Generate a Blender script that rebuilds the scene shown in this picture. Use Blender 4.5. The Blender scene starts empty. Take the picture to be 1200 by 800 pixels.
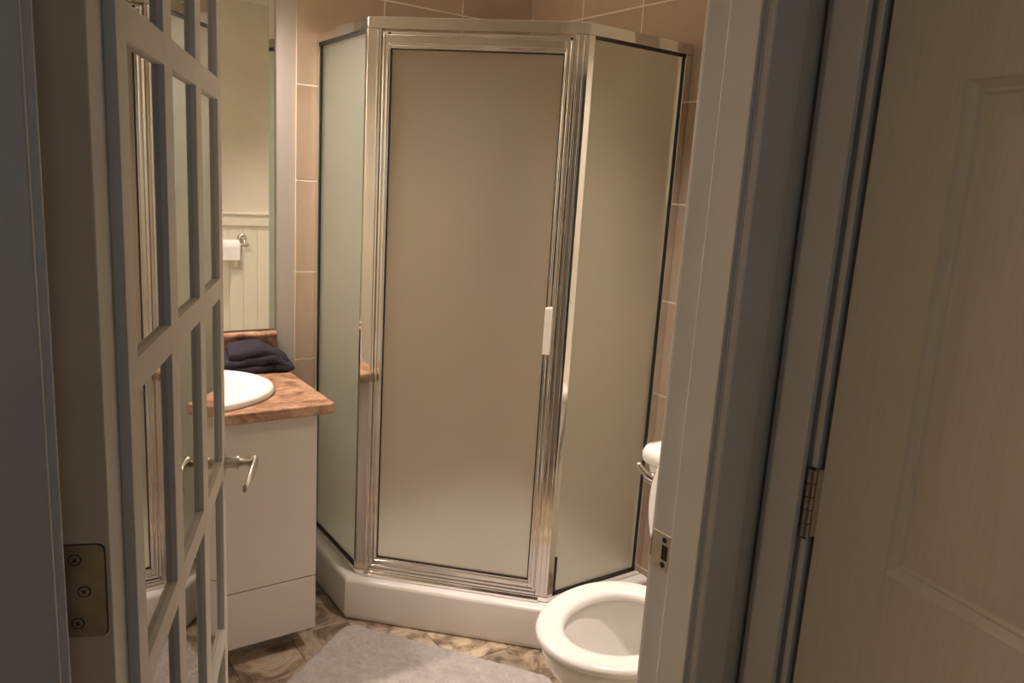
import bpy, bmesh, math, random
from mathutils import Vector, Matrix, noise
random.seed(7)
R = math.radians
scn = bpy.context.scene
COL = scn.collection

# ------------------------------------------------------------------ camera
CAM_F = 908.7 / 1200 * 36.0
yaw, pit, rol = 0.6122, 0.2003, 0.0625
F = Vector((math.sin(yaw)*math.cos(pit), math.cos(yaw)*math.cos(pit), -math.sin(pit)))
Rt = Vector((math.cos(yaw), -math.sin(yaw), 0)); Up = Rt.cross(F)
R2 = math.cos(rol)*Rt + math.sin(rol)*Up
U2 = -math.sin(rol)*Rt + math.cos(rol)*Up
cam_d = bpy.data.cameras.new('camera'); cam = bpy.data.objects.new('camera', cam_d); COL.objects.link(cam)
cam_d.sensor_width = 36.0; cam_d.lens = CAM_F; cam_d.clip_start = 0.02
M = Matrix((R2, U2, -F)).transposed().to_4x4(); M.translation = Vector((0, 0, 1.496))
cam.matrix_world = M
scn.camera = cam
# ------------------------------------------------------------------ world, exposure
w = bpy.data.worlds.new('world'); scn.world = w; w.use_nodes = True
w.node_tree.nodes['Background'].inputs[0].default_value = (0.30, 0.36, 0.40, 1)
w.node_tree.nodes['Background'].inputs[1].default_value = 0.02
vs = scn.view_settings
vs.view_transform = 'Standard'; vs.look = 'None'; vs.gamma = 1.0; vs.exposure = 0.0
vs.use_curve_mapping = False
# ------------------------------------------------------------------ lamps: vanity light of the place, the rest added
def area(name, loc, rot, size, energy, col, shape='DISK', sy=None, spread=180):
    l = bpy.data.lights.new(name, 'AREA'); l.shape = shape; l.size = size; l.energy = energy; l.color = col
    if sy: l.size_y = sy
    l.spread = R(spread)
    o = bpy.data.objects.new(name, l); COL.objects.link(o); o.location = loc; o.rotation_euler = rot
    return o
SHADES = [(.18, 2.57, 2.10), (.36, 2.57, 2.10), (.54, 2.57, 2.10)]   # mouths of the vanity light's three shades
for q in SHADES:
    l = bpy.data.lights.new('vanity_bulb', 'SPOT'); l.energy = 35.0; l.color = (1.0, 0.83, 0.715)
    l.spot_size = R(170); l.spot_blend = 1.0; l.shadow_soft_size = .035
    o = bpy.data.objects.new('vanity_bulb', l); COL.objects.link(o); o.location = (q[0], q[1], q[2]-.012)
LAMP = (1.46, 1.36, 2.384)                                           # unseen recessed light added to brighten the toilet
l = bpy.data.lights.new('added_toilet_bulb', 'SPOT'); l.energy = 110.0; l.color = (1.0, 0.84, 0.75)
l.spot_size = R(84); l.spot_blend = 1.0; l.shadow_soft_size = .045
o = bpy.data.objects.new('added_toilet_bulb', l); COL.objects.link(o); o.location = LAMP
SLAMP = (1.50, 2.28, 2.384)                                          # unseen ceiling light added to brighten the lower shower
l = bpy.data.lights.new('added_shower_bulb', 'SPOT'); l.energy = 52.0; l.color = (1.0, 0.82, 0.68)
l.spot_size = R(64); l.spot_blend = 1.0; l.shadow_soft_size = .045
o = bpy.data.objects.new('added_shower_bulb', l); COL.objects.link(o); o.location = SLAMP
HLAMP = (-1.35, .53, 2.37)                                           # unseen hall light added to warm the closet door
area('added_hall_lamp', HLAMP, (0, 0, 0), .2, 10.5, (1.0, .70, .44))
WIN = (-.10, -1.685, 1.60)  # unseen hall window, added as a source of cool light
area('added_window_light', WIN, (R(90), 0, 0), 0.76, 1.15, (0.52, 0.84, 1.0), 'RECTANGLE', 0.58)

# ------------------------------------------------------------------ materials
MATS = {}
def newmat(name):
    m = bpy.data.materials.new(name); m.use_nodes = True
    nt = m.node_tree; b = nt.nodes['Principled BSDF']; MATS[name] = m
    return m, nt, b
def setp(b, **k):
    for n, v in k.items():
        b.inputs[n.replace('_', ' ')].default_value = v
def coords(nt, scale=(1, 1, 1), rot=(0, 0, 0)):
    tc = nt.nodes.new('ShaderNodeTexCoord'); mp = nt.nodes.new('ShaderNodeMapping')
    mp.inputs['Scale'].default_value = scale; mp.inputs['Rotation'].default_value = rot
    nt.links.new(tc.outputs['Object'], mp.inputs['Vector'])
    return mp.outputs['Vector']
def noise_n(nt, vec, scale, detail=4, rough=.55, dist=0):
    n = nt.nodes.new('ShaderNodeTexNoise')
    n.inputs['Scale'].default_value = scale; n.inputs['Detail'].default_value = detail
    n.inputs['Roughness'].default_value = rough; n.inputs['Distortion'].default_value = dist
    nt.links.new(vec, n.inputs['Vector']); return n.outputs['Fac']
def ramp(nt, fac, stops):
    r = nt.nodes.new('ShaderNodeValToRGB'); cr = r.color_ramp
    while len(cr.elements) < len(stops): cr.elements.new(.5)
    for e, (p, c) in zip(cr.elements, stops): e.position = p; e.color = (*c, 1)
    nt.links.new(fac, r.inputs['Fac']); return r.outputs['Color']
def bump(nt, b, fac, strength=.2, dist=.002):
    n = nt.nodes.new('ShaderNodeBump'); n.inputs['Strength'].default_value = strength
    n.inputs['Distance'].default_value = dist
    nt.links.new(fac, n.inputs['Height']); nt.links.new(n.outputs['Normal'], b.inputs['Normal'])
def simple(name, col, rough=.5, metal=0, var=.06, nscale=6, bstr=0, bscale=200, **kw):
    m, nt, b = newmat(name)
    setp(b, Base_Color=(*col, 1), Roughness=rough, Metallic=metal, **kw)
    if var:
        v = coords(nt); f = noise_n(nt, v, nscale)
        c = ramp(nt, f, [(.3, tuple(x*(1-var) for x in col)), (.7, tuple(min(1, x*(1+var)) for x in col))])
        nt.links.new(c, b.inputs['Base Color'])
    if bstr:
        v2 = coords(nt); bump(nt, b, noise_n(nt, v2, bscale, 3), bstr)
    return m
PAINT = simple('white_satin_paint', (.76, .72, .66), .42, var=.03, bstr=.05, bscale=90)
TRIMP = simple('white_trim_paint', (.74, .72, .68), .4, var=.03, bstr=.05, bscale=60)
EDGEP = simple('cream_hinge_edge', (.72, .60, .44), .55, var=.05)  # warmer cream than the rest of the door
WALLP = simple('cream_wall_paint', (.70, .66, .55), .7, var=.04, bstr=.1, bscale=120)
GREYP = simple('grey_beige_wall_paint', (.47, .44, .40), .65, var=.03, bstr=.08, bscale=120)
BEADP = simple('cream_beadboard_paint', (.76, .73, .60), .5, var=.04)
CEILP = simple('ceiling_paint', (.78, .75, .70), .8, var=.02)
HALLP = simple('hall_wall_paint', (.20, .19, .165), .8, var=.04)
LAMIN = simple('vanity_laminate', (.62, .575, .53), .38, var=.02)
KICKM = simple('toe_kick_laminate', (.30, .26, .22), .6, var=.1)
PORC = simple('white_porcelain', (.86, .84, .80), .08, var=.01)
SEATM = simple('white_seat_plastic', (.88, .86, .83), .22, var=.01)
ACRYL = simple('white_acrylic', (.88, .85, .82), .22, var=.02)
CHROME = simple('bright_aluminium', (.82, .80, .77), .085, 1, var=.02, nscale=3)
SATIN = simple('satin_nickel', (.66, .62, .55), .3, 1, var=.08, nscale=30)
DARKM = simple('dark_metal_and_recess_shade', (.03, .027, .024), .5, .3, var=.2)  # dark metal; also paints the shade inside holes, slots and gaps
OLDMET = simple('dull_brass_nickel', (.42, .37, .27), .38, .9, var=.2, nscale=25)
GASK = simple('black_vinyl_gasket', (.018, .018, .017), .45, var=.2)
HANDP = simple('white_plastic_pull', (.80, .76, .70), .3, var=.02)
PAPER = simple('white_tissue_paper', (.86, .84, .82), .9, var=.03, bstr=.3, bscale=120)
GROUT = simple('tile_grout', (.86, .79, .70), .9, var=.08, nscale=30)
FGROUT = simple('floor_grout', (.30, .25, .19), .9, var=.2, nscale=20)

def m_mirror(name, col, rough):
    m, nt, b = newmat(name); setp(b, Base_Color=(*col, 1), Roughness=rough, Metallic=1.0); return m
MIRROR = m_mirror('silvered_mirror', (.86, .86, .82), .004)
PANEM = m_mirror('mirrored_door_pane', (.62, .61, .58), .012)

def m_frost(name, tint):
    m, nt, b = newmat(name)
    setp(b, Base_Color=(*tint, 1), Roughness=.42, IOR=1.45, Transmission_Weight=1.0)
    tr = nt.nodes.new('ShaderNodeBsdfTranslucent'); tr.inputs['Color'].default_value = (*tint, 1)
    df = nt.nodes.new('ShaderNodeBsdfDiffuse'); df.inputs['Color'].default_value = (tint[0]*.72, tint[1]*.72, tint[2]*.70, 1)
    mx0 = nt.nodes.new('ShaderNodeMixShader'); mx0.inputs[0].default_value = .22
    nt.links.new(tr.outputs[0], mx0.inputs[1]); nt.links.new(df.outputs[0], mx0.inputs[2])
    mx = nt.nodes.new('ShaderNodeMixShader'); mx.inputs[0].default_value = .12
    nt.links.new(b.outputs[0], mx.inputs[1]); nt.links.new(mx0.outputs[0], mx.inputs[2])
    out = nt.nodes['Material Output']; nt.links.new(mx.outputs[0], out.inputs['Surface'])
    v = coords(nt); bump(nt, b, noise_n(nt, v, 900, 2), .12, .0006)
    return m
FROST = m_frost('frosted_shower_glass', (.93, .93, .87))
FROSTG = m_frost('frosted_glass_slant_green', (.83, .89, .80))  # same glass as the door; green of the slanting view put into tint
FROSTM = m_frost('frosted_glass_slant_faint_green', (.90, .915, .845))  # same glass again, with a weaker slant-view green in its tint

def m_tile():
    m, nt, b = newmat('beige_wall_tile')
    v = coords(nt, (1, 1, 1)); f = noise_n(nt, v, 5, 5, .6, .6)
    oi = nt.nodes.new('ShaderNodeObjectInfo')
    c = ramp(nt, f, [(.25, (.455, .35, .257)), (.55, (.515, .402, .298)), (.8, (.56, .448, .342))])
    hsv = nt.nodes.new('ShaderNodeHueSaturation')
    mr = nt.nodes.new('ShaderNodeMapRange'); mr.inputs[3].default_value = .93; mr.inputs[4].default_value = 1.07
    nt.links.new(oi.outputs['Random'], mr.inputs[0]); nt.links.new(mr.outputs[0], hsv.inputs['Value'])
    nt.links.new(c, hsv.inputs['Color']); nt.links.new(hsv.outputs[0], b.inputs['Base Color'])
    setp(b, Roughness=.32); bump(nt, b, noise_n(nt, v, 40, 3), .06)
    return m
TILE = m_tile()
def m_slate():
    m, nt, b = newmat('slate_look_floor_tile')
    oi = nt.nodes.new('ShaderNodeObjectInfo')
    tc = nt.nodes.new('ShaderNodeTexCoord'); ad = nt.nodes.new('ShaderNodeVectorMath'); ad.operation = 'MULTIPLY_ADD'
    cx = nt.nodes.new('ShaderNodeCombineXYZ'); nt.links.new(oi.outputs['Random'], cx.inputs[0]); nt.links.new(oi.outputs['Random'], cx.inputs[1])
    nt.links.new(cx.outputs[0], ad.inputs[0]); ad.inputs[1].default_value = (37, 53, 0)
    nt.links.new(tc.outputs['Object'], ad.inputs[2])
    f = noise_n(nt, ad.outputs[0], 7.5, 8, .66, 1.6)
    c = ramp(nt, f, [(.28, (.060, .045, .030)), (.42, (.17, .125, .085)), (.52, (.33, .26, .185)), (.62, (.45, .37, .27)), (.78, (.27, .235, .19))])
    hsv = nt.nodes.new('ShaderNodeHueSaturation')
    mr = nt.nodes.new('ShaderNodeMapRange'); mr.inputs[3].default_value = .85; mr.inputs[4].default_value = 1.75
    nt.links.new(oi.outputs['Random'], mr.inputs[0]); nt.links.new(mr.outputs[0], hsv.inputs['Value'])
    nt.links.new(c, hsv.inputs['Color']); nt.links.new(hsv.outputs[0], b.inputs['Base Color'])
    setp(b, Roughness=.45); bump(nt, b, f, .5, .004)
    return m
SLATE = m_slate()
def m_counter():
    m, nt, b = newmat('brown_marbled_laminate')
    v = coords(nt, (1.0, 1.5, 1.0), (0, 0, .6)); f = noise_n(nt, v, 11, 9, .68, 1.1)
    g = noise_n(nt, v, 48, 5, .6)
    mx = nt.nodes.new('ShaderNodeMath'); mx.operation = 'MULTIPLY_ADD'; mx.inputs[1].default_value = .35
    nt.links.new(g, mx.inputs[0]); nt.links.new(f, mx.inputs[2])
    c = ramp(nt, mx.outputs[0], [(.46, (.10, .045, .026)), (.58, (.24, .115, .066)), (.68, (.37, .205, .125)), (.80, (.52, .34, .22)), (.92, (.28, .14, .08))])
    nt.links.new(c, b.inputs['Base Color']); setp(b, Roughness=.28)
    return m
COUNTER = m_counter()
def m_mat():
    m, nt, b = newmat('grey_plush_pile')
    v = coords(nt); f = noise_n(nt, v, 26, 8, .75, .8); g = noise_n(nt, v, 240, 3, .7)
    mx = nt.nodes.new('ShaderNodeMath'); mx.operation = 'MULTIPLY_ADD'; mx.inputs[1].default_value = .5
    nt.links.new(g, mx.inputs[0]); nt.links.new(f, mx.inputs[2])
    c = ramp(nt, mx.outputs[0], [(.45, (.36, .32, .30)), (.75, (.52, .475, .455)), (1.0, (.66, .62, .60))])
    nt.links.new(c, b.inputs['Base Color']); setp(b, Roughness=.95, Sheen_Weight=.3)
    bump(nt, b, mx.outputs[0], .8, .006)
    return m
MATM = m_mat()
def m_towel():
    m, nt, b = newmat('navy_terry_cloth')
    v = coords(nt); f = noise_n(nt, v, 350, 3, .7)
    c = ramp(nt, f, [(.3, (.007, .006, .012)), (.7, (.022, .018, .032))])
    nt.links.new(c, b.inputs['Base Color']); setp(b, Roughness=.95); bump(nt, b, f, .8, .003)
    return m
TOWEL = m_towel()
def m_wooddoor():
    m, nt, b = newmat('white_grained_door_paint')
    setp(b, Base_Color=(.74, .69, .60, 1), Roughness=.5)
    v = coords(nt, (14, 14, 1)); f = noise_n(nt, v, 9, 6, .7, .5)
    c = ramp(nt, f, [(.3, (.70, .65, .565)), (.7, (.77, .72, .63))]); nt.links.new(c, b.inputs['Base Color'])
    bump(nt, b, f, .22, .003); return m
WDOOR = m_wooddoor()
def emis(name, col, s):
    m, nt, b = newmat(name); setp(b, Base_Color=(*col, 1), Emission_Color=(*col, 1), Emission_Strength=s); return m
SHADEM = emis('lit_frosted_shade', (1.0, .76, .52), 3.0)
PANEGL = emis('added_window_glow', (.45, .68, 1.0), 0.5)  # glow for the pane of the added hall window

# ------------------------------------------------------------------ mesh helpers
def obj(name, bm, mat, parent=None, bevel=0, seg=2, smooth=False, subsurf=0, loc=None):
    bmesh.ops.recalc_face_normals(bm, faces=bm.faces[:])
    me = bpy.data.meshes.new(name); bm.to_mesh(me); bm.free()
    if mat: me.materials.append(mat)
    o = bpy.data.objects.new(name, me); COL.objects.link(o)
    if parent: o.parent = parent
    if loc: o.location = loc
    if bevel:
        md = o.modifiers.new('bevel', 'BEVEL'); md.width = bevel; md.segments = seg; md.limit_method = 'ANGLE'
        md.angle_limit = R(35); md.harden_normals = False
    if subsurf:
        md = o.modifiers.new('sub', 'SUBSURF'); md.levels = subsurf; md.render_levels = subsurf
    if smooth or bevel or subsurf:
        for p in me.polygons: p.use_smooth = True
    if bevel and not smooth:
        wn = o.modifiers.new('wn', 'WEIGHTED_NORMAL'); wn.keep_sharp = False
    return o
def empty(name, loc=(0, 0, 0), rz=0, parent=None):
    o = bpy.data.objects.new(name, None); COL.objects.link(o); o.location = loc; o.rotation_euler = (0, 0, rz)
    o.empty_display_size = .05
    if parent: o.parent = parent
    return o
def tag(o, label=None, cat=None, group=None, kind=None):
    for k, v in (('label', label), ('category', cat), ('group', group), ('kind', kind)):
        if v: o[k] = v
    return o
def addbox(bm, x0, x1, y0, y1, z0, z1):
    v = [bm.verts.new((x, y, z)) for x in (x0, x1) for y in (y0, y1) for z in (z0, z1)]
    for f in ((0, 1, 3, 2), (4, 6, 7, 5), (0, 4, 5, 1), (2, 3, 7, 6), (0, 2, 6, 4), (1, 5, 7, 3)):
        bm.faces.new([v[i] for i in f])
def box(*a):
    bm = bmesh.new(); addbox(bm, *a); return bm
def boxes(lst):
    bm = bmesh.new()
    for a in lst: addbox(bm, *a)
    return bm
def addprism(bm, pts, z0, z1):
    a = [bm.verts.new((x, y, z0)) for x, y in pts]; b = [bm.verts.new((x, y, z1)) for x, y in pts]
    n = len(pts)
    bm.faces.new(a[::-1]); bm.faces.new(b)
    for i in range(n): bm.faces.new((a[i], a[(i+1) % n], b[(i+1) % n], b[i]))
def prism(pts, z0, z1):
    bm = bmesh.new(); addprism(bm, pts, z0, z1); return bm
def loft(bm, rings, cap0=True, cap1=True, close=False):
    vr = [[bm.verts.new(p) for p in r] for r in rings]; n = len(vr[0]); m = len(vr)
    for i in range(m if close else m-1):
        a, b = vr[i], vr[(i+1) % m]
        for j in range(n): bm.faces.new((a[j], a[(j+1) % n], b[(j+1) % n], b[j]))
    if not close:
        if cap0: bm.faces.new(vr[0][::-1])
        if cap1: bm.faces.new(vr[-1])
    return vr
def addtube(bm, pts, rad, n=12, cap=True):
    pts = [Vector(p) for p in pts]; rings = []
    rads = rad if isinstance(rad, (list, tuple)) else [rad]*len(pts)
    t = (pts[1]-pts[0]).normalized(); a = t.orthogonal().normalized()
    for i, p in enumerate(pts):
        t = (pts[min(i+1, len(pts)-1)] - pts[max(i-1, 0)]).normalized()
        a = (a - t*a.dot(t)).normalized(); b = t.cross(a)
        rings.append([p + rads[i]*(math.cos(2*math.pi*k/n)*a + math.sin(2*math.pi*k/n)*b) for k in range(n)])
    loft(bm, rings, cap, cap)
def tube(pts, rad, n=12):
    bm = bmesh.new(); addtube(bm, pts, rad, n); return bm
def spline(pts, sub=6):
    pts = [Vector(p) for p in pts]; out = []
    for i in range(len(pts)-1):
        p0, p1, p2, p3 = pts[max(i-1, 0)], pts[i], pts[i+1], pts[min(i+2, len(pts)-1)]
        for k in range(sub):
            t = k/sub
            out.append(.5*((2*p1)+(-p0+p2)*t+(2*p0-5*p1+4*p2-p3)*t*t+(-p0+3*p1-3*p2+p3)*t**3))
    out.append(pts[-1]); return out
def struct(name, bm, mat, label=None, cat=None, **k):
    o = obj(name, bm, mat, **k); tag(o, label, cat, kind='structure'); return o

# ------------------------------------------------------------------ dimensions
XN, YM = 1.9085, 2.718            # tiled walls of the shower corner
XF, YF = 1.80, 1.665              # boxed-out wall behind the toilet
XW = -0.03                        # wall left of the vanity
YD0, YD1 = 0.660, 0.755           # doorway wall, hall side and bathroom side
CEIL = 2.40
JX0, JX1 = 0.043, 0.810           # doorway jamb faces
XC = 0.940                        # hall closet wall
HLX, HBY = -1.60, -1.70           # hall far walls

# ------------------------------------------------------------------ setting
floor = struct('floor', box(XW-.1, XN+.1, YD0, YM+.1, -.06, -.004), FGROUT, 'slate look tiled bathroom floor with dark joints', 'floor')
struct('hall_floor', box(HLX-.1, XC+.6, HBY-.1, YD0, -.06, 0), simple('hall_floor_boards', (.22, .15, .10), .5, var=.2, nscale=12), 'brown hall floor in front of the doorway', 'floor')
ceil = bmesh.new(); addbox(ceil, HLX-.1, XN+.1, HBY-.1, YM+.1, CEIL, CEIL+.08)
struct('ceiling', ceil, CEILP, 'flat white painted ceiling over bathroom and hall', 'ceiling')
# floor tiles
tm = bmesh.new(); addbox(tm, -.099, .099, -.099, .099, -.006, 0)
tmesh = None
gx = XW+.1
xs = [XW + .1 + .2*i for i in range(10)]; ys = [YD0 + .1 + .2*j for j in range(10)]
for i, cx in enumerate(xs):
    for j, cy in enumerate(ys):
        if cx+.1 > XN+.005 or cy+.1 > YM+.04: pass
        if cx > XF and cy < YF: continue
        if tmesh is None:
            o = obj('floor_tile', tm, SLATE, floor, bevel=.0025, seg=1); tmesh = o
        else:
            o = tmesh.copy(); COL.objects.link(o); o.parent = floor
        o.location = (cx, cy, random.uniform(-.0006, .0004)); o.rotation_euler = (0, 0, random.choice((0, 1, 2, 3))*math.pi/2)
# back wall (mirror, tiles) and right wall
wb = struct('wall_back', boxes([(XW-.1, XN+.1, YM+.008, YM+.12, 0, CEIL)]), GREYP, 'back wall painted grey beige beside the mirror and tiled in the shower', 'wall')
wr = struct('wall_right', boxes([(XN+.008, XN+.12, YF, YM+.008, 0, CEIL)]), GREYP, 'right shower wall covered in square beige tiles', 'wall')
struct('wall_toilet', box(XF, XN+.12, YD1, YF, 0, CEIL), WALLP, 'cream painted wall behind the toilet tank', 'wall')
obj('tile_backing', box(.944, XN, YM+.0008, YM+.0078, 0, CEIL-.001), GROUT, wb)
obj('tile_backing', box(XN+.0008, XN+.0078, YF+.001, YM, 0, CEIL-.001), GROUT, wr)
T = .323; zr = [0.0] + [.171+T*i for i in range(8)]
zr[-1] = CEIL-.002
cache = {}
def walltile(h, parent, rot, loc):
    k = round(h, 4)
    if k not in cache:
        bm = box(0, T-.005, 0, .007, 0, h-.005)
        cache[k] = obj('wall_tile', bm, TILE, parent, bevel=.001, seg=2); o = cache[k]
    else:
        o = cache[k].copy(); COL.objects.link(o); o.parent = parent
    o.location = loc; o.rotation_euler = (0, 0, rot)
for c in range(3):
    for r in range(len(zr)-1):
        h = zr[r+1]-zr[r]
        walltile(h, wb, 0, (XN-T*(c+1)+.0025, YM, zr[r]+.0025))
        walltile(h, wr, -math.pi/2, (XN, YM-T*c-.0025, zr[r]+.0025))
# left bathroom wall
struct('wall_left', box(XW-.1, XW, YD1, YM+.12, 0, CEIL), WALLP, 'cream painted wall behind the open mirrored door', 'wall')
# doorway wall
HEADZ = 2.05
wf = struct('wall_front', boxes([(-.30, JX0-.020, YD0+.006, YD1-.006, 0, CEIL), (JX1+.020, XC, YD0+.006, YD1-.006, 0, CEIL), (XC, XN+.12, YD0+.006, YD1-.006, 0, CEIL), (JX0-.020, JX1+.020, YD0+.006, YD1-.006, HEADZ+.02, CEIL)]), WALLP, 'doorway wall between hall and bathroom', 'wall')
# beadboard on the bathroom side, right of the doorway
nb = 11; bx0, bx1 = JX1+.085, XF; bwid = (bx1-bx0)/nb
bd = None
for i in range(nb):
    if bd is None:
        bd = obj('plank', box(.0004, bwid-.0004, 0, .010, .10, 1.157), BEADP, wf, bevel=.0018, seg=2); o = bd
    else:
        o = bd.copy(); COL.objects.link(o); o.parent = wf
    o.location = (bx0+i*bwid, YD1-.006, 0)
struct('trim_1', boxes([(bx0, bx1, YD1-.006, YD1+.018, 1.157, 1.222), (bx0, bx1, YD1-.006, YD1+.028, 1.222, 1.236)]), BEADP, 'cream chair rail above the beadboard, seen in the mirror', 'trim', bevel=.003)
struct('baseboard_front', box(bx0, bx1, YD1-.006, YD1+.020, 0, .10), BEADP, 'cream baseboard under the beadboard', 'baseboard', bevel=.003)

# door frame, right side: jamb, stop, casings
rj = struct('trim_2', box(JX1, JX1+.020, YD0, YD1, 0, HEADZ), TRIMP, 'white right door jamb with strike plate and casing', 'door frame', bevel=.0015)
obj('door_stop', box(JX1-.008, JX1, YD0+.001, .712, 0, HEADZ-.008), TRIMP, rj, bevel=.002)
cas = bmesh.new()
prof = [(JX1+.0030, YD0), (JX1+.0030, YD0-.008), (JX1+.006, YD0-.0105), (JX1+.050, YD0-.0125), (JX1+.062, YD0-.0125), (JX1+.068, YD0-.009), (JX1+.071, YD0)]
addprism(cas, prof[::-1], 0, HEADZ+.07)
obj('casing', cas, TRIMP, rj, bevel=.001)
obj('casing', box(JX1+.010, JX1+.075, YD1-.006, YD1+.014, 0, HEADZ+.07), TRIMP, rj, bevel=.003)
# strike plate on the jamb rebate
SZ = .978
sp = empty('strike_plate', (JX1-.0005, .7385, SZ), 0, rj)
sbm = bmesh.new()
addbox(sbm, -.0015, .001, -.0215, .016, -.0285, .0285)
addbox(sbm, -.0012, .006, .0160, .0195, -.016, .016)
pl = obj('plate', sbm, SATIN, sp, bevel=.0012)
obj('latch_hole', box(-.0019, .0005, -.0170, -.0055, -.0115, .0115), DARKM, sp)  # solid dark piece; the hole's shade is its colour
for s in (-1, 1):
    obj('screw', tube([(-.0024, -.0095, s*.0195), (.0005, -.0095, s*.0195)], .0043, 14), DARKM, sp)
# left side
lj = struct('trim_3', box(JX0-.020, JX0, YD0, YD1-.004, 0, HEADZ), TRIMP, 'shadowed left door jamb at the hinges with rounded casing edge', 'door frame', bevel=.0022, seg=3)
obj('casing', box(JX0-.008-.066, JX0-.0075, YD0-.012, YD0+.0005, 0, HEADZ+.07), TRIMP, lj, bevel=.0025, seg=3)
# head
struct('trim_4', boxes([(JX0-.020, JX1+.020, YD0, YD1, HEADZ, HEADZ+.02), (JX0-.073, JX1+.071, YD0-.012, YD0, HEADZ+.003, HEADZ+.07)]), TRIMP, 'white head jamb and casing over the doorway', 'door frame', bevel=.002)

# hall shell
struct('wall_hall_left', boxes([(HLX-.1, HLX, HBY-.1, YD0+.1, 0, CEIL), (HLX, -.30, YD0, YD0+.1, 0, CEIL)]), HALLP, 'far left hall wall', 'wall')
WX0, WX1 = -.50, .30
struct('wall_hall_rear', boxes([(HLX-.1, WX0, HBY-.1, HBY, 0, CEIL), (WX1, XC+.6, HBY-.1, HBY, 0, CEIL), (WX0, WX1, HBY-.1, HBY, 0, 1.29), (WX0, WX1, HBY-.1, HBY, 1.91, CEIL)]), HALLP, 'hall wall with an added window behind the viewer', 'wall')
wn = struct('added_window_1', boxes([(WX0, WX0+.04, HBY-.05, HBY+.01, 1.29, 1.91), (WX1-.04, WX1, HBY-.05, HBY+.01, 1.29, 1.91), (WX0+.04, WX1-.04, HBY-.05, HBY+.01, 1.29, 1.33), (WX0+.04, WX1-.04, HBY-.05, HBY+.01, 1.87, 1.91), (WX0+.04, WX1-.04, HBY-.045, HBY, 1.585, 1.61)]), TRIMP, 'unseen white framed window added for cool hall light', 'window')
obj('pane', box(WX0+.04, WX1-.04, HBY-.035, HBY-.030, 1.33, 1.87), PANEGL, wn)
# closet wall: opening from y=-.18 to .585
CY1, CY0 = .595, -.155
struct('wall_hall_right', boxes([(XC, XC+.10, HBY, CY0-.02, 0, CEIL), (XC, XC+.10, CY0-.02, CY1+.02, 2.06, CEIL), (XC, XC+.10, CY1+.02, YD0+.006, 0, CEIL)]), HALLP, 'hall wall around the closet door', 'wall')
struct('wall_closet', boxes([(XC+.10, XC+.55, CY1+.02, YD0, 0, CEIL), (XC+.50, XC+.55, HBY, CY1+.02, 0, CEIL)]), simple('closet_gloom', (.10, .09, .08), .9), 'dark closet interior behind the panelled door', 'wall')  # the closet's lack of light is put into a dark wall colour
cf = struct('trim_5', boxes([(XC+.012, XC+.10, CY1, CY1+.02, 0, 2.05)]), TRIMP, 'white closet jamb and flat casing in the hall corner', 'door frame', bevel=.0015)
obj('casing', boxes([(XC-.012, XC, CY1+.008, YD0-.0005, 0, 2.12)]), TRIMP, cf, bevel=.002)
obj('jamb_stop', box(XC+.062, XC+.10, CY1-.012, CY1, 0, 2.05), TRIMP, cf)
struct('trim_6', boxes([(XC-.002, XC+.10, CY0-.02, CY0, 0, 2.05), (XC-.012, XC, CY0-.085, CY0-.003, 0, 2.12), (XC-.002, XC+.10, CY0, CY1, 2.03, 2.05), (XC-.012, XC, CY0, CY1, 2.033, 2.12)]), TRIMP, 'white closet head and far casing', 'door frame', bevel=.0015)

# ------------------------------------------------------------------ mirrored french door (hinge at P)
FD = 21.5
PX, PY = .0429, .7513
fdoor = empty('door_1', (PX, PY, .012), R(90-FD))
tag(fdoor, 'white mirrored grid door standing open on the left, with lever handle', 'door', kind='structure')
W_, TH, HH = .760, .044, 2.025
obj('slab', box(.0015, W_, -TH, 0, 0, HH), PAINT, fdoor, bevel=.001, seg=1)
obj('hinge_edge', box(.0006, .0016, -TH+.0012, -.0012, .001, HH-.001), EDGEP, fdoor)
s0, wv, mv = .084, .166, .045
z0d = .012
rowc = [1.948, 1.618, 1.291, .963, .634, .303]
rowc = [z-z0d for z in rowc]; HM = .017
PR, PD = .0106, .0036
cols = [(s0+i*(wv+mv), s0+i*(wv+mv)+wv) for i in range(3)]
fx0, fx1 = s0-.036, cols[2][1]+.036
ztop, zbot = rowc[0], rowc[-1]
for side in (-1, 1):
    base = -TH if side < 0 else 0
    ya, yb = (base+.0002, base-PR) if side < 0 else (base-.0002, base+PR)
    y0_, y1_ = min(ya, yb), max(ya, yb)
    # lite frame around the panes
    for nm, a in (('frame_stile', (fx0, cols[0][0], zbot-.036, ztop+.036)), ('frame_stile', (cols[2][1], fx1, zbot-.036, ztop+.036)),
                  ('frame_rail', (cols[0][0], cols[2][1], ztop, ztop+.036)), ('frame_rail', (cols[0][0], cols[2][1], zbot-.036, zbot))):
        obj(nm, box(a[0], a[1], y0_, y1_, a[2], a[3]), PAINT, fdoor, bevel=.0008, seg=1)
    for i in range(2):
        obj('muntin', box(cols[i][1], cols[i+1][0], y0_, y1_, zbot, ztop), PAINT, fdoor, bevel=.0008, seg=1)
    for r in range(1, 5):
        for (a, b) in cols:
            obj('muntin', box(a, b, y0_, y1_ + (.0004 if side < 0 else 0), rowc[r]-HM, rowc[r]+HM), PAINT, fdoor, bevel=.0008, seg=1)
    yp0, yp1 = (base-PD, base+.0001) if side < 0 else (base-.0001, base+PD)
    for (a, b) in cols:
        for r in range(5):
            zt = rowc[r] - (HM if r > 0 else 0); zb = rowc[r+1] + (HM if r < 4 else 0)
            obj('pane', box(a, b, yp0, yp1, zb, zt), PANEM, fdoor)
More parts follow.
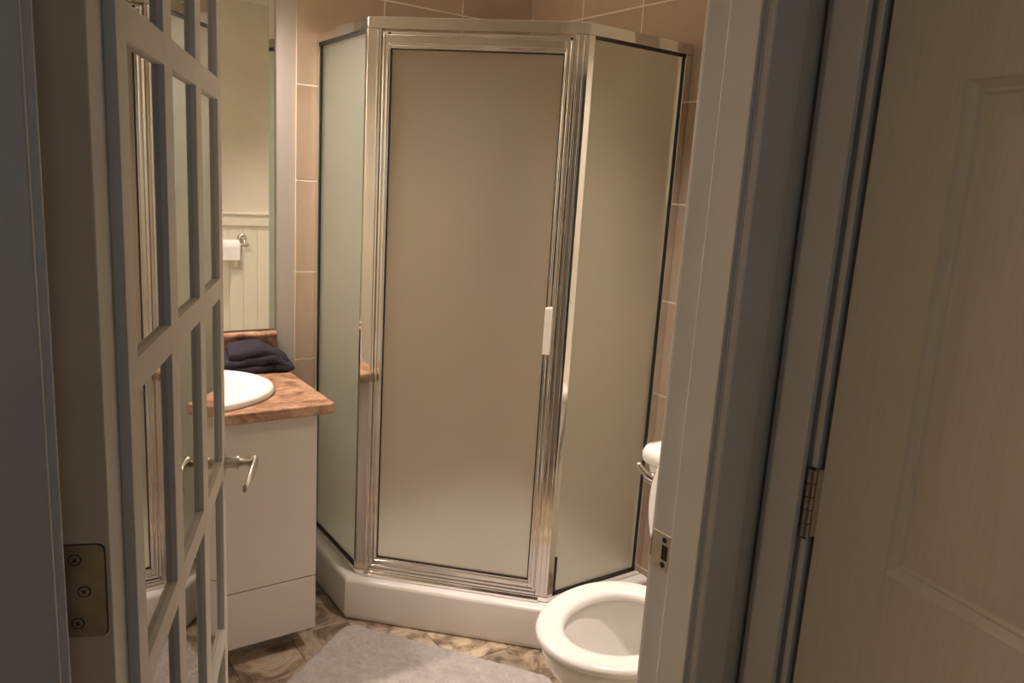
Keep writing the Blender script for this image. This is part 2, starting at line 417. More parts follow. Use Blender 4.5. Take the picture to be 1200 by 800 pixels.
# lever handle, on both faces
hz = .965 - z0d; hs = .705
for side in (-1, 1):
    yb = -TH if side < 0 else 0.0
    lev = empty('lever_handle', (hs, yb, hz), 0, fdoor)
    d = side
    rose = bmesh.new()
    addtube(rose, [(0, 0, 0), (0, d*.008, 0), (0, d*.011, 0)], [.026, .026, .022], 28)
    obj('rose', rose, SATIN, lev, smooth=False, bevel=.001)
    obj('neck', tube([(0, d*.009, 0), (0, d*.030, 0), (0, d*.032, 0), (0, d*.036, 0), (0, d*.038, 0), (0, d*.056, 0)], [.0105, .0105, .0125, .0125, .010, .010], 20), SATIN, lev, smooth=True)
    lp = spline([(.008, d*.062, .000), (-.010, d*.064, .001), (-.045, d*.063, .003), (-.075, d*.060, -.003), (-.097, d*.054, -.012)], 6)
    lb = bmesh.new(); rings = []
    n = len(lp)
    for i, p in enumerate(lp):
        t = i/(n-1); hh = .0115*(1-.45*t); tt = .0065*(1-.35*t)
        rings.append([(p.x, p.y+tt*math.cos(q), p.z+hh*math.sin(q)) for q in [2*math.pi*k/14 for k in range(14)]])
    loft(lb, rings); obj('lever', lb, SATIN, lev, smooth=True)
# hinge leaves on the hinge edge (three), knuckle on the bathroom side
for hzc in (1.108, 1.80, .25):
    hg = empty('hinge', (0, 0, hzc-z0d), 0, fdoor)
    pts = []
    hw, hh2, rc = .0305, .0455, .007
    ye = -TH+.0045
    outl = [(-.000, -hh2), ]
    for k in range(7):
        a = -math.pi/2 - k*math.pi/12
        outl.append((ye+rc+rc*math.cos(a), -hh2+rc+rc*math.sin(a)))
    for k in range(7):
        a = math.pi - k*math.pi/12
        outl.append((ye+rc+rc*math.cos(a), hh2-rc+rc*math.sin(a)))
    outl.append((0, hh2))
    lb = bmesh.new()
    a = [lb.verts.new((.0010, y, z)) for y, z in outl]; b = [lb.verts.new((-.0012, y, z)) for y, z in outl]
    lb.faces.new(a); lb.faces.new(b[::-1])
    for i in range(len(outl)): lb.faces.new((a[i], a[(i+1) % len(outl)], b[(i+1) % len(outl)], b[i]))
    obj('leaf', lb, OLDMET, hg, bevel=.0004, seg=1)
    # dark sheet painting the shaded mortise gap around the leaf
    mb = bmesh.new()
    o2 = [(y - (.0008 if y < -.002 else 0), z*(1+.0008/hh2)) for y, z in outl]
    a = [mb.verts.new((-.00005+.0006, y, z)) for y, z in o2]; mb.faces.new(a)
    bmesh.ops.solidify(mb, geom=mb.faces[:], thickness=.0006)
    obj('mortise', mb, DARKM, hg)
    obj('knuckle', tube([(-.002, .005, -hh2), (-.002, .005, hh2)], .0058, 16), OLDMET, hg, smooth=False, bevel=.0004)
    for (sy, sz) in ((-.0150, .0315), (-.0215, 0), (-.0150, -.0315)):
        sc = obj('screw', tube([(-.0008, sy, sz), (-.0017, sy, sz), (-.0019, sy, sz)], [.0046, .0046, .0040], 16), OLDMET, hg)
        cb = bmesh.new(); addbox(cb, -.0022, -.0018, -.0026, .0026, -.0006, .0006); addbox(cb, -.0021, -.0018, -.0006, .0006, -.0026, .0026)
        bmesh.ops.rotate(cb, verts=cb.verts[:], cent=(0, 0, 0), matrix=Matrix.Rotation(R(35), 3, 'X'))
        cr = obj('cross_slot', cb, DARKM, sc); cr.location = (0, sy, sz)
        obj('countersink', tube([(-.0009, sy, sz), (-.0013, sy, sz)], .0057, 16), DARKM, sc)

# ------------------------------------------------------------------ panelled closet door, ajar
CA = 11.5
cd = empty('door_2', (.9590, .5905, .012), R(-90-CA))
tag(cd, 'white wood-grained panelled closet door with a hinge, slightly ajar at right', 'door', kind='structure')
# local x runs along the door, local +y is the far (closet) side -> hall face is at y=0 facing -y
# rotation -90-CA turns +x to (-sin CA, -cos CA); local +y -> (cos, ..) = away from hall
CWd, CTh, CH = .735, .035, 2.01
vx = [(.120, .318), (.417, .615)]
rowsz = [(.215, .80), (1.022, 1.634), (1.745, 1.915)]
body = bmesh.new()
# face with panel recesses made from strips
xcuts = [0.003, vx[0][0], vx[0][1], vx[1][0], vx[1][1], CWd]
zcuts = [0] + [z for r in rowsz for z in r] + [CH]
bmv = {}
def V(x, y, z):
    k = (round(x, 5), round(y, 5), round(z, 5))
    if k not in bmv: bmv[k] = body.verts.new((x, y, z))
    return bmv[k]
panels = []
for i in range(5):
    for j in range(7):
        if i in (1, 3) and j in (1, 3, 5):
            panels.append((xcuts[i], xcuts[i+1], zcuts[j], zcuts[j+1])); continue
        body.faces.new([V(xcuts[i], 0, zcuts[j]), V(xcuts[i+1], 0, zcuts[j]), V(xcuts[i+1], 0, zcuts[j+1]), V(xcuts[i], 0, zcuts[j+1])])
steps = [(0, 0), (.004, -.0015), (.007, .002), (.015, .0065), (.018, .0048), (.022, .0085), (.026, .0085)]
for (x0, x1, z0, z1) in panels:
    prev = None
    for ins, dep in steps:
        ring = [V(x0+ins, dep, z0+ins), V(x1-ins, dep, z0+ins), V(x1-ins, dep, z1-ins), V(x0+ins, dep, z1-ins)]
        if prev:
            for k in range(4): body.faces.new([prev[k], prev[(k+1) % 4], ring[(k+1) % 4], ring[k]])
        prev = ring
    # raised field
    for ins, dep in ((.046, .0085-.0045), (.052, .0030)):
        ring = [V(x0+ins, dep, z0+ins), V(x1-ins, dep, z0+ins), V(x1-ins, dep, z1-ins), V(x0+ins, dep, z1-ins)]
        for k in range(4): body.faces.new([prev[k], prev[(k+1) % 4], ring[(k+1) % 4], ring[k]])
        prev = ring
    body.faces.new(prev)
# sides and back
for i in range(5):
    body.faces.new([V(xcuts[i], 0, 0), V(xcuts[i+1], 0, 0), V(xcuts[i+1], CTh, 0), V(xcuts[i], CTh, 0)])
    body.faces.new([V(xcuts[i], 0, CH), V(xcuts[i+1], 0, CH), V(xcuts[i+1], CTh, CH), V(xcuts[i], CTh, CH)])
for xx in (xcuts[0], xcuts[-1]):
    for j in range(7):
        body.faces.new([V(xx, 0, zcuts[j]), V(xx, 0, zcuts[j+1]), V(xx, CTh, zcuts[j+1]), V(xx, CTh, zcuts[j])])
for i in range(5):
    for j in range(7):
        body.faces.new([V(xcuts[i], CTh, zcuts[j]), V(xcuts[i+1], CTh, zcuts[j]), V(xcuts[i+1], CTh, zcuts[j+1]), V(xcuts[i], CTh, zcuts[j+1])])
obj('slab', body, WDOOR, cd, bevel=.0008, seg=2)
obj('knob', tube([(CWd-.06, 0, .95), (CWd-.06, -.012, .95), (CWd-.06, -.03, .95), (CWd-.06, -.042, .95), (CWd-.06, -.056, .95), (CWd-.06, -.060, .95)], [.030, .012, .012, .024, .024, .012], 24), SATIN, cd, smooth=True)
for hzc in (1.082-.012, 1.80, .22):
    hg = empty('hinge', (0, 0, hzc), 0, cd)
    zz = [-.0505, -.0300, -.0095, .0095, .0300, .0505]
    for k in range(5):
        obj('knuckle', tube([(-.0026, -.0148, zz[k]+.0006), (-.0026, -.0148, zz[k+1]-.0006)], .0065, 16), SATIN, hg, bevel=.0006)
    obj('pin', tube([(-.0026, -.0148, -.0525), (-.0026, -.0148, .0525)], .0042, 12), DARKM, hg)
    obj('leaf', box(-.0008, .0032, -.0100, .030, -.050, .050), SATIN, hg)

# ------------------------------------------------------------------ shower base and enclosure
S_, PPs = .896, .424
poly = [Vector((XN-S_, YM)), Vector((XN-S_, YM-PPs)), Vector((XN-PPs, YM-S_)), Vector((XN, YM-S_))]
def offs(d, ends=0):
    # polyline offset outward by d (outward = towards the room)
    nrm = [Vector((-1, 0)), Vector((-.70711, -.70711)), Vector((0, -1))]
    t = d*math.tan(R(22.5))
    return [poly[0]+nrm[0]*d, poly[1]+nrm[0]*d+Vector((0, -t)), poly[2]+nrm[2]*d+Vector((-t, 0)), poly[3]+nrm[2]*d]
ZB, ZT = .149, 1.960
GAP = .0015
base = bmesh.new()
def ring_at(d, z, corner=True):
    o = offs(d)
    pts = [(o[0].x, YM-GAP, z), (o[1].x, o[1].y, z), (o[2].x, o[2].y, z), (XN-GAP, o[3].y, z)]
    inn = max(0, -d*.6) if d < -.02 else 0
    pts.append((XN-GAP-inn, YM-GAP-inn, z)); pts[0] = (pts[0][0], YM-GAP-inn, z); pts[3] = (XN-GAP-inn, pts[3][1], z)
    return pts
rings = [ring_at(.040, 0.0005), ring_at(.047, .02), ring_at(.045, ZB-.016), ring_at(.041, ZB-.006), ring_at(.034, ZB-.001), ring_at(.022, ZB+.001), ring_at(.016, ZB-.001), ring_at(-.060, ZB-.004), ring_at(-.070, ZB-.012), ring_at(-.085, .075), ring_at(-.12, .060)]
loft(base, rings, True, True)
sb = obj('shower_pan', base, ACRYL, None, bevel=.003, seg=2)
tag(sb, 'white acrylic neo-angle shower base with raised curb', 'shower base')
dr = tube([(1.55, 2.36, .0600), (1.55, 2.36, .0635)], .04, 24); obj('drain', dr, CHROME, sb)

enc = empty('shower_enclosure', (poly[1].x, poly[1].y, ZB))
tag(enc, 'neo-angle shower enclosure with frosted glass in bright metal frame', 'shower')
EO = Vector((poly[1].x, poly[1].y, ZB))
def eobj(name, bm, mat, parent=None, **k):
    bmesh.ops.translate(bm, verts=bm.verts[:], vec=-EO)
    return obj(name, bm, mat, parent or enc, **k)
def segbar(i, d0, d1, z0, z1, a=0, b=0):
    """bar along segment i between outward offsets d0>d1; a/b trims from the two ends (None = mitred)"""
    o0, o1 = offs(d0), offs(d1)
    p, q = poly[i], poly[i+1]; t = (q-p).normalized()
    def end(o, k, trim, sgn):
        if trim is None: return o[k]
        n = Vector((t.y, -t.x)); n = -n if n.dot(Vector((-1, -1))) < 0 else n
        e = (p if sgn > 0 else q) + t*trim*sgn
        return e
    n = Vector((t.y, -t.x));  n = -n if n.dot(Vector((-1, -1))) < 0 else n
    A0 = o0[i] if a is None else p + t*a + n*d0
    A1 = o1[i] if a is None else p + t*a + n*d1
    B0 = o0[i+1] if b is None else q - t*b + n*d0
    B1 = o1[i+1] if b is None else q - t*b + n*d1
    return prism([A0[:], B0[:], B1[:], A1[:]], z0, z1)
DEP = .030
segn = [(poly[i+1]-poly[i]).length for i in range(3)]
# header and bottom track, one bar per side
for i in range(3):
    a = GAP if i == 0 else None; b = GAP if i == 2 else None
    eobj('header', segbar(i, 0, -DEP, ZT-.034, ZT, a, b), CHROME, bevel=.002)
    eobj('header_lip', segbar(i, .004, 0, ZT-.034, ZT-.030, a, b), CHROME)
    eobj('bottom_track', segbar(i, 0.002, -DEP, ZB+.0005, ZB+.018, a, b), CHROME, bevel=.0015)
# corner posts: a folded prism with ridges
def post(k, wd, ws):
    # k=1: between side 0 and door; k=2: between door and side 2
    o_in = offs(-DEP)
    if k == 1:
        td = (poly[2]-poly[1]).normalized(); ts = (poly[0]-poly[1]).normalized(); nd = Vector((-.70711, -.70711)); ns = Vector((-1, 0))
    else:
        td = (poly[1]-poly[2]).normalized(); ts = (poly[3]-poly[2]).normalized(); nd = Vector((-.70711, -.70711)); ns = Vector((0, -1))
    c = poly[k]
    pts = [c, c+td*wd, c+td*wd-nd*DEP, o_in[k], c+ts*ws-ns*DEP, c+ts*ws]
    root = eobj('corner_post', prism([p[:] for p in pts], ZB+.018, ZT-.034), CHROME, bevel=.0012)
    for u0 in ((wd*.78,) if k == 1 else (wd*.30, wd*.72)):
        p0 = c+td*(u0-.0025); p1 = c+td*(u0+.0025)
        rb = prism([p0[:], p1[:], (p1+nd*.0035)[:], (p0+nd*.0035)[:]], ZB+.020, ZT-.036)
        bmesh.ops.translate(rb, verts=rb.verts[:], vec=-EO)
        obj('ridge', rb, CHROME, root, bevel=.0008)
    return root
post(1, .044, .016); post(2, .040, .022)
# wall jambs
eobj('wall_jamb', segbar(0, .001, -DEP, ZB+.018, ZT-.034, GAP, segn[0]-.020), CHROME, bevel=.0012)
eobj('wall_jamb', segbar(2, .001, -DEP, ZB+.018, ZT-.034, segn[2]-.030, GAP), CHROME, bevel=.0012)
# side glass panels with black gasket
for i, (ta, tb) in ((0, (.020, .016)), (2, (.022, .030))):
    g = eobj('glass_panel', segbar(i, -.012, -.018, ZB+.018, ZT-.034, ta, tb), FROSTG if i == 0 else FROSTM)
    gk = .005
    for nm, a, b, zz0, zz1 in (('gasket', ta, tb, ZT-.034-.008, ZT-.034), ('gasket', ta, tb, ZB+.018, ZB+.018+.007),
                               ('gasket', ta, segn[i]-ta-gk, ZB+.018, ZT-.034), ('gasket', segn[i]-tb-gk, tb, ZB+.018, ZT-.034)):
        if i == 0 and nm == 'gasket' and a > .3: continue
        if i == 2 and a < .1 and b > .3: zz1 = ZB+.150; b -= .010
        bm = segbar(i, -.006, -.0119, zz0, zz1, a, b)
        bmesh.ops.translate(bm, verts=bm.verts[:], vec=-EO); obj('gasket', bm, GASK, g)
eobj('loose_gasket', tube(spline([(1.640, poly[2].y+.004, ZB+.020), (1.690, poly[2].y-.003, ZB+.025), (1.735, poly[2].y-.006, ZB+.033), (1.785, poly[2].y-.003, ZB+.028), (1.845, poly[2].y+.004, ZB+.020)], 5), .0042, 10), GASK, smooth=True)
# the door, pivoting in the middle segment
L1 = segn[1]; da, db = .0465, .0425
dz0, dz1 = ZB+.030, ZT-.040
dr_ = eobj('door_leaf', segbar(1, -.010, -.016, dz0+.035, dz1-.045, da+.022, db+.022), FROST)
def dobj(name, bm, mat, **k):
    bmesh.ops.translate(bm, verts=bm.verts[:], vec=-EO); return obj(name, bm, mat, dr_, **k)
fw = .026
for nm, a, b, z0, z1 in (('door_stile', da, L1-da-fw, dz0, dz1), ('door_stile', L1-db-fw, db, dz0, dz1),
                         ('door_rail', da+fw, db+fw, dz1-.048, dz1), ('door_rail', da+fw, db+fw, dz0, dz0+.038)):
    dobj(nm, segbar(1, -.002, -.026, z0, z1, a, b), CHROME, bevel=.0015)
# raised beads on the door frame, mitred look
for nm, a, b, z0, z1 in (('bead', da+.004, L1-da-.010, dz0+.004, dz1-.004), ('bead', L1-db-.010, db+.004, dz0+.004, dz1-.004),
                         ('bead', da+.016, L1-da-.022, dz0+.026, dz1-.034), ('bead', L1-db-.022, db+.016, dz0+.026, dz1-.034),
                         ('bead', da+.010, db+.010, dz1-.012, dz1-.004), ('bead', da+.022, db+.022, dz1-.042, dz1-.034),
                         ('bead', da+.010, db+.010, dz0+.004, dz0+.012), ('bead', da+.022, db+.022, dz0+.026, dz0+.032)):
    dobj(nm, segbar(1, .0025, -.002, z0, z1, a, b), CHROME, bevel=.0018)
gk = .0035
for a, b, z0, z1 in ((da+fw, L1-da-fw-gk, dz0+.038, dz1-.048), (L1-db-fw-gk, db+fw, dz0+.038, dz1-.048),
                     (da+fw, db+fw, dz1-.048-gk, dz1-.048), (da+fw, db+fw, dz0+.038, dz0+.038+gk)):
    dobj('gasket', segbar(1, -.0035, -.0099, z0, z1, a, b), GASK)
hb = segbar(1, .016, .0026, .985, 1.132, L1-db-.029, db+.007)
dobj('pull_handle', hb, HANDP, bevel=.003)
for a in (da+.020, L1-db-.012):
    dobj('screw_hole', segbar(1, .0031, .0024, dz1-.0105, dz1-.0045, a, L1-a-.008), DARKM)  # dark solids painting the shade of two holes
eobj('threshold', segbar(1, .012, .0025, ZB+.0005, ZB+.010, .03, .03), CHROME, bevel=.0015)
eobj('threshold_lip', segbar(1, -.001, -.022, ZB+.0185, ZB+.027, .045, .041), CHROME, bevel=.0015)

# shower head inside the cubicle
sh = empty('overhead_shower', (XN, 2.50, 1.93))
tag(sh, 'metal shower head on arm, blurred behind the frosted shower door', 'shower head')
obj('flange', tube([(-.001, 0, 0), (-.010, 0, 0), (-.014, 0, 0)], [.032, .030, .012], 24), SATIN, sh, smooth=True)
obj('arm', tube(spline([(-.006, 0, 0), (-.08, 0, .012), (-.15, 0, .002), (-.20, 0, -.035)], 6), .0095, 14), SATIN, sh, smooth=True)
obj('head', tube([(-.195, 0, -.030), (-.215, 0, -.052), (-.235, 0, -.075), (-.252, 0, -.096), (-.256, 0, -.101)], [.014, .018, .042, .046, .042], 28), OLDMET, sh, smooth=True)
# mixer valve
mv_ = empty('shower_valve', (XN, 2.40, 1.12)); tag(mv_, 'round metal shower mixer valve on the tiles behind the frosted glass', 'valve')
obj('plate', tube([(-.001, 0, 0), (-.006, 0, 0), (-.010, 0, 0)], [.08, .08, .07], 32), SATIN, mv_, smooth=True)
obj('lever', tube([(-.009, 0, 0), (-.045, 0, 0), (-.055, 0, -.02), (-.060, 0, -.08)], [.02, .018, .011, .008], 16), SATIN, mv_, smooth=True)

# ------------------------------------------------------------------ vanity
CX1, CY_, CZ = .870, 2.140, .816
VF = 2.162
va = empty('vanity_cabinet', (XW+.005, YM, 0))
tag(va, 'pale laminate vanity cabinet with slab fronts under the brown counter', 'cabinet')
VO = Vector((XW+.005, YM, 0))
def vobj(n, a, m, parent=None, **k):
    bm = box(*a); bmesh.ops.translate(bm, verts=bm.verts[:], vec=-VO); return obj(n, bm, m, parent or va, **k)
vx1 = .820
cb_ = boxes([(XW+.005, XW+.021, VF+.019, YM+.004, .072, CZ-.034), (vx1-.016, vx1, VF+.019, YM+.004, .072, CZ-.034), (XW+.021, vx1-.016, VF+.019, YM+.004, .072, .088), (XW+.021, vx1-.016, YM-.006, YM+.004, .088, CZ-.034)])
bmesh.ops.translate(cb_, verts=cb_.verts[:], vec=-VO); obj('carcass', cb_, LAMIN, va, bevel=.001)
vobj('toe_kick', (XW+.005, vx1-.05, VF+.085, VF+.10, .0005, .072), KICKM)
mid = (XW+vx1)/2
vobj('cabinet_door', (mid+.0015, vx1, VF, VF+.018, .256, CZ-.0365), LAMIN, bevel=.0012)
vobj('cabinet_door', (XW+.005, mid-.0015, VF, VF+.018, .256, CZ-.0365), LAMIN, bevel=.0012)
vobj('drawer_front', (XW+.005, vx1, VF, VF+.018, .0725, .2525), LAMIN, bevel=.0012)

ct = bmesh.new()
addbox(ct, XW+.004, CX1, CY_, YM+.004, CZ-.033, CZ)
cto = obj('countertop', ct, COUNTER, None, bevel=.006, seg=3)
tag(cto, 'brown marbled laminate countertop with raised backsplash', 'countertop')
# cut the basin opening
SC, SA, SB = (.470, 2.400), .285, .238
cut = bmesh.new()
rr = [[(SC[0]+SA*.90*math.cos(t), SC[1]+SB*.90*math.sin(t), z) for t in [2*math.pi*k/48 for k in range(48)]] for z in (CZ-.1, CZ+.1)]
loft(cut, rr); cutter = obj('basin_cutter', cut, None)
md = cto.modifiers.new('cut', 'BOOLEAN'); md.object = cutter; md.operation = 'DIFFERENCE'; md.solver = 'EXACT'
cto.modifiers.move(len(cto.modifiers)-1, 0)
dg = bpy.context.evaluated_depsgraph_get(); dg.update()
me2 = bpy.data.meshes.new_from_object(cto.evaluated_get(dg)); cto.modifiers.clear(); cto.data = me2
bpy.data.objects.remove(cutter)
bs = bmesh.new()
prof = [(YM+.004, CZ), (YM-.018, CZ), (YM-.018, CZ+.085), (YM-.024, CZ+.095), (YM-.024, CZ+.107), (YM-.018, CZ+.114), (YM+.004, CZ+.114)]
a = [bs.verts.new((XW+.004, y, z)) for y, z in prof]; b = [bs.verts.new((CX1, y, z)) for y, z in prof]
bs.faces.new(a); bs.faces.new(b[::-1])
for i in range(len(prof)): bs.faces.new((a[i], a[(i+1) % len(prof)], b[(i+1) % len(prof)], b[i]))
obj('backsplash', bs, COUNTER, cto, bevel=.003, seg=2)

# sink: self-rimming oval basin
sk = bmesh.new()
prof = [(1.0, .0005), (1.005, .006), (.998, .014), (.975, .020), (.93, .022), (.885, .019), (.855, .010), (.84, -.005), (.80, -.06), (.70, -.105), (.50, -.128), (.20, -.136), (.08, -.137)]
rings = []
NS = 64
for (f, dz) in prof:
    rings.append([(SA*f*math.cos(t), SB*f*math.sin(t), dz) for t in [2*math.pi*k/NS for k in range(NS)]])
under = [(.075, -.145), (.25, -.147), (.55, -.138), (.76, -.11), (.83, -.06), (.845, -.001)]
for (f, dz) in under:
    rings.append([(SA*f*math.cos(t), SB*f*math.sin(t), dz) for t in [2*math.pi*k/NS for k in range(NS)]])
loft(sk, rings, close=True)
sink = obj('sink_basin', sk, PORC, None, smooth=True, loc=(SC[0], SC[1], CZ))
tag(sink, 'white oval drop-in sink basin set in the brown countertop', 'sink')
obj('drain', tube([(0, 0, -.1395), (0, 0, -.134), (0, 0, -.1325)], [.026, .026, .020], 24), CHROME, sink)

# wall mirror
mi = empty('wall_mirror', (.435, YM+.008, .937)); tag(mi, 'large frameless wall mirror above the backsplash reflecting the cream wall', 'mirror')
MX0, MX1, MZ1 = XW+.02-.435, .868-.435, 1.25
obj('mirror_glass', box(MX0, MX1-.020, -.0062, -.0002, 0, MZ1), MIRROR, mi)
bv = bmesh.new()
p = [(MX1-.020, -.0062), (MX1, -.0030), (MX1, -.0002), (MX1-.020, -.0002)]
addprism(bv, p, 0, MZ1); obj('bevelled_edge', bv, MIRROR, mi)

# folded towel: layered, wrinkled
def towel():
    bm = bmesh.new()
    layers = [(.000, .030, 1.00, 0, 0), (.026, .058, .95, -.004, .004), (.052, .086, .84, .004, .008)]
    for li, (za, zb, sc, ox, oy) in enumerate(layers):
        nu, nv = 44, 10
        hx, hy = .116*sc, .064*sc
        rings = []
        for i in range(nu+1):
            u = i/nu*2-1; x = u*hx
            ex = max(0, 1-abs(u)**8)**.35
            ring = []
            for k in range(28):
                t = 2*math.pi*k/28
                c, s = math.cos(t), math.sin(t)
                y = hy*math.copysign(abs(c)**.35, c)
                hz_ = (zb-za)/2*math.copysign(abs(s)**.6, s)*(.35+.65*ex)
                z = (za+zb)/2+hz_
                p = Vector((x+ox, y+oy, z))
                nn = noise.noise_vector(p*16+Vector((li*7.3, 0, 0)))*.010 + noise.noise_vector(p*42+Vector((li*3.1, 5, 0)))*.0035
                sag = -.018*(max(0, u)**2)*li + .010*math.sin(x*30+li)*(.3+.3*li)
                tilt = .20*y*(li*.5)
                q = p+Vector((nn.x, nn.y, nn.z*(1 if li else .5)))+Vector((0, 0, sag+tilt))
                q.z = max(q.z, .001)
                ring.append(q)
            rings.append(ring)
        loft(bm, rings)
    return bm
tw = obj('folded_towel', towel(), TOWEL, None, smooth=True, loc=(.775, 2.617, CZ+.0005)); tw.rotation_euler = (0, 0, R(-6))
tag(tw, 'dark navy folded towel heaped on the counter by the backsplash', 'towel')

# ------------------------------------------------------------------ toilet
TY = 1.285; SZT = .415
to = empty('toilet', (XF-.25, TY, 0)); tag(to, 'white toilet with seat down and lid raised beside the shower', 'toilet')
TO = Vector((XF-.25, TY, 0))
def egg(xf, xb, hw, z, n=56, bias=.0):
    """outline with front tip xf, back xb, half width hw (world x)"""
    pts = []
    xc = xf+(xb-xf)*.56
    for k in range(n):
        t = 2*math.pi*k/n
        c, s = math.cos(t), math.sin(t)
        x = xc + (xb-xc)*math.copysign(abs(c)**.85, c) if c > 0 else xc + (xc-xf)*c
        pts.append((x-TO.x, hw*s, z))
    return pts
XT = 1.066
bw = bmesh.new()
outer = [(1.26, 1.74, .115, .0005), (1.255, 1.745, .118, .03), (1.27, 1.73, .108, .09), (1.24, 1.70, .112, .16), (1.165, 1.63, .145, .25), (1.105, 1.575, .178, .32), (1.082, 1.56, .190, .365), (1.076, 1.56, .193, .388)]
inner = [(1.085, 1.55, .185, .394), (1.13, 1.515, .145, .392), (1.14, 1.505, .135, .375), (1.155, 1.495, .125, .33), (1.19, 1.47, .105, .25), (1.25, 1.43, .075, .19), (1.31, 1.40, .04, .165)]
loft(bw, [egg(*r) for r in outer+inner])
obj('bowl', bw, PORC, to, smooth=True)
obj('water', (lambda b: (loft(b, [egg(1.205, 1.462, .098, .232), egg(1.205, 1.462, .098, .234)]), b)[1])(bmesh.new()), simple('bowl_water', (.62, .60, .55), .03, var=0), to, smooth=False)
# rear deck that carries the tank
obj('deck', (lambda b: (loft(b, [[(x-TO.x, y, z) for x, y in [(1.50, -.12), (1.50, .12), (1.74, .10), (1.74, -.10)]] for z in (.20, .402)]), b)[1])(bmesh.new()), PORC, to, bevel=.02, seg=4)
# seat ring
se = bmesh.new()
so = [(1.072, 1.515, .196, .396), (1.066, 1.52, .202, .402), (1.066, 1.52, .202, .411), (1.071, 1.516, .198, .4185), (1.080, 1.510, .190, .421), (1.120, 1.475, .147, .421), (1.132, 1.463, .135, .4185), (1.138, 1.457, .129, .411), (1.139, 1.455, .128, .402), (1.133, 1.460, .133, .396)]
loft(se, [egg(*r) for r in so], close=True)
obj('seat', se, SEATM, to, smooth=True)
# raised lid leaning against the tank
li = bmesh.new()
def lidring(s, off):
    pts = []
    for k in range(48):
        t = 2*math.pi*k/48; yy = .166*s*math.sin(t); hh = .235 + .215*s*(-math.cos(t))
        pts.append((1.520+.10*hh*.55+off-TO.x, yy, .425+hh+.0))
    return pts
loft(li, [lidring(.96, -.012), lidring(1.0, -.007), lidring(1.0, .003), lidring(.96, .008)])
obj('lid', li, SEATM, to, smooth=False, bevel=.002)
for s in (-1, 1):
    obj('hinge', box(1.498-TO.x, 1.535-TO.x, s*.075-.02, s*.075+.02, .40, .432), SEATM, to, bevel=.006, seg=3)
# tank
def rrect(x0, x1, hw, z, r=.035, n=6):
    pts = []
    for cx, cy, a0 in ((x1-r, hw-r, 0), (x0+r, hw-r, 90), (x0+r, -hw+r, 180), (x1-r, -hw+r, 270)):
        for k in range(n+1):
            a = R(a0+90*k/n); pts.append((cx+r*math.cos(a)-TO.x, cy+r*math.sin(a), z))
    return pts
tk = bmesh.new()
loft(tk, [rrect(1.615, 1.765, .165, .403), rrect(1.612, 1.77, .172, .41), rrect(1.598, 1.775, .195, .52), rrect(1.582, 1.778, .230, .63), rrect(1.572, 1.780, .246, .728)])
obj('tank', tk, PORC, to, smooth=False, bevel=.008, seg=3)
tl = bmesh.new()
loft(tl, [rrect(1.562, 1.785, .256, .7285, .04), rrect(1.556, 1.788, .264, .735, .045), rrect(1.554, 1.789, .266, .757, .045), rrect(1.562, 1.785, .259, .775, .045), rrect(1.590, 1.77, .23, .784, .045)])
obj('tank_lid', tl, PORC, to, smooth=True)
fl = empty('flush_lever', (1.574-TO.x, .196, .706), 0, to)
obj('lever_boss', tube([(.010, 0, -.012), (-.012, 0, -.012), (-.016, 0, -.012)], [.016, .016, .010], 18), CHROME, fl, smooth=True)
obj('lever_arm', tube(spline([(-.012, -.004, -.014), (-.020, .010, -.008), (-.026, .028, .004), (-.030, .048, .020)], 5), [.0105]*8+[.0095]*7+[.007], 12), CHROME, fl, smooth=True)

# ------------------------------------------------------------------ bath mat
def bathmat():
    L, Wd, th = .74, .50, .020
    nx, ny = 190, 130
    bm = bmesh.new(); g = []
    for i in range(nx+1):
        row = []
        for j in range(ny+1):
            u, v = i/nx, j/ny
            x, y = u*L, -v*Wd
            # round corners
            r = .05
            cx = min(max(x, r), L-r); cy = max(min(y, -r), -Wd+r)
            dx, dy = x-cx, y-cy
            if abs(dx) > 0 and abs(dy) > 0:
                m = max(abs(dx), abs(dy)); l = math.hypot(dx, dy); k = m/l; dx *= k; dy *= k; x, y = cx+dx, cy+dy
            e = min(u*L, L-u*L, v*Wd, Wd-v*Wd)
            edge = min(1, e/.02); edge = math.sqrt(max(0, 1-(1-edge)**2))
            h = th*(.25+.75*edge)
            p = Vector((x, y, 0))
            h += (noise.noise(p*9)*.0045 + noise.noise(p*60)*.0035 + noise.noise(p*160)*.0028+.003)*edge
            if e <= 0: h = .001
            row.append(bm.verts.new((x+noise.noise(p*70+Vector((3, 0, 0)))*.002, y+noise.noise(p*70+Vector((0, 9, 0)))*.002, h)))
        g.append(row)
    for i in range(nx):
        for j in range(ny):
            bm.faces.new((g[i][j], g[i+1][j], g[i+1][j+1], g[i][j+1]))
    # underside
    bot = [(0.002, -.002), (L-.002, -.002), (L-.002, -Wd+.002), (.002, -Wd+.002)]
    return bm
tdir = Vector((.60, -.80)).normalized()
bmo = obj('bath_mat', bathmat(), MATM, None, smooth=True, loc=(.952, 2.222, .001))
bmo.rotation_euler = (0, 0, math.atan2(tdir.y, tdir.x))
tag(bmo, 'pale grey plush bath mat lying in front of the shower curb', 'bath mat')

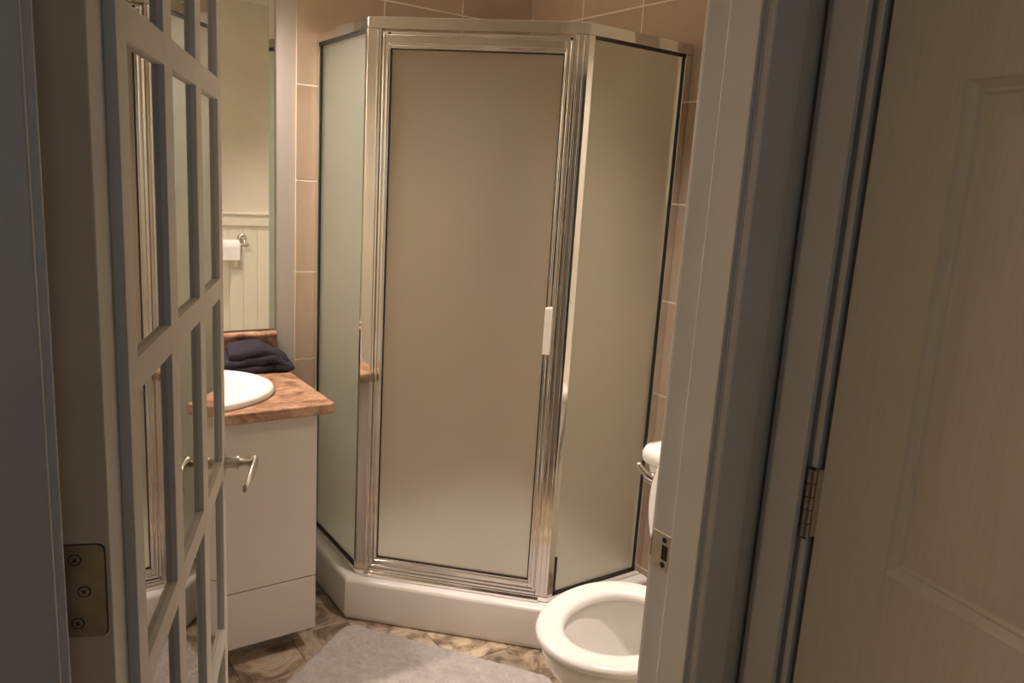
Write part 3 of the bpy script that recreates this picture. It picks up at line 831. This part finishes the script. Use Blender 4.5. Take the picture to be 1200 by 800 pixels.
# ------------------------------------------------------------------ toilet paper on the doorway wall (seen in the mirror)
tp = empty('toilet_paper_holder', (1.300, YD1+.004, 1.085)); tag(tp, 'satin metal toilet paper holder on the beadboard, seen in the mirror', 'paper holder')
obj('wall_rose', tube([(0, .0005, 0), (0, .007, 0), (0, .012, 0)], [.028, .026, .014], 24), SATIN, tp, smooth=True)
obj('post', tube([(0, .008, 0), (0, .030, -.004), (0, .062, -.030)], [.009, .008, .010], 14), SATIN, tp, smooth=True)
obj('arm', tube([(.022, .064, -.034), (.015, .064, -.034), (-.12, .064, -.034), (-.128, .064, -.034)], [.008, .010, .009, .005], 14), SATIN, tp, smooth=True)
rl = bmesh.new()
NR = 40
def circ(r, x): return [(x, r*math.cos(2*math.pi*k/NR), r*math.sin(2*math.pi*k/NR)) for k in range(NR)]
loft(rl, [circ(.020, -.05), circ(.042, -.05), circ(.044, -.047), circ(.044, .047), circ(.042, .05), circ(.020, .05)], close=True)
addbox(rl, -.048, .048, .0425, .0435, -.070, .004)
tr_ = obj('toilet_paper_roll', rl, PAPER, None, smooth=False, bevel=.001, loc=(1.212, YD1+.068, 1.038))
tag(tr_, 'white toilet paper roll hanging on its holder, seen in the mirror', 'paper roll')

# ------------------------------------------------------------------ vanity light with three downward shades
vl = empty('vanity_light', (.36, YM, 2.26)); tag(vl, 'three shade vanity light on the mirror above the sink', 'wall light')
obj('back_plate', box(-.27, .27, -.022, .0015, -.045, .045), CHROME, vl, bevel=.006, seg=3)
for (bx, by, bz) in SHADES:
    dx, dy, dz = bx-.36, by-YM, bz-2.26
    arm = obj('arm', tube(spline([(dx, -.020, 0), (dx, dy*.6, .008), (dx, dy*.95, .0), (dx, dy, -.025), (dx, dy, -.05)], 5), .009, 14), CHROME, vl, smooth=True)
    NR = 28
    def cs(r, z): return [(dx+r*math.cos(2*math.pi*k/NR), dy+r*math.sin(2*math.pi*k/NR), z) for k in range(NR)]
    gb = bmesh.new()
    loft(gb, [cs(.020, -.045), cs(.026, -.060), cs(.042, -.10), cs(.056, dz+.003), cs(.057, dz), cs(.054, dz), cs(.053, dz+.003), cs(.039, -.102), cs(.023, -.064), cs(.010, -.052)], close=True)
    obj('shade', gb, SHADEM, vl, smooth=True)
# fittings of the added ceiling lights: toilet, shower and hall
NR = 40
def c2(r_, z): return [(r_*math.cos(2*math.pi*k/NR), r_*math.sin(2*math.pi*k/NR), z) for k in range(NR)]
for nm, P_, lab in (('added_toilet_downlight', LAMP, 'unseen recessed ceiling light added to brighten the toilet'), ('added_shower_downlight', SLAMP, 'unseen recessed ceiling light added to brighten the shower'), ('added_hall_downlight', HLAMP, 'unseen ceiling light added to warm the hall')):
    dl = empty(nm, (P_[0], P_[1], CEIL)); tag(dl, lab, 'ceiling light')
    tr2 = bmesh.new()
    loft(tr2, [c2(.095, -.0005), c2(.095, -.005), c2(.085, -.010), c2(.070, -.011), c2(.066, -.008), c2(.066, -.0005)], close=True)
    obj('trim_ring', tr2, CEILP, dl, smooth=True)
    ln = bmesh.new(); loft(ln, [c2(.0655, -.003), c2(.0655, -.005)]); obj('lens', ln, SHADEM, dl)
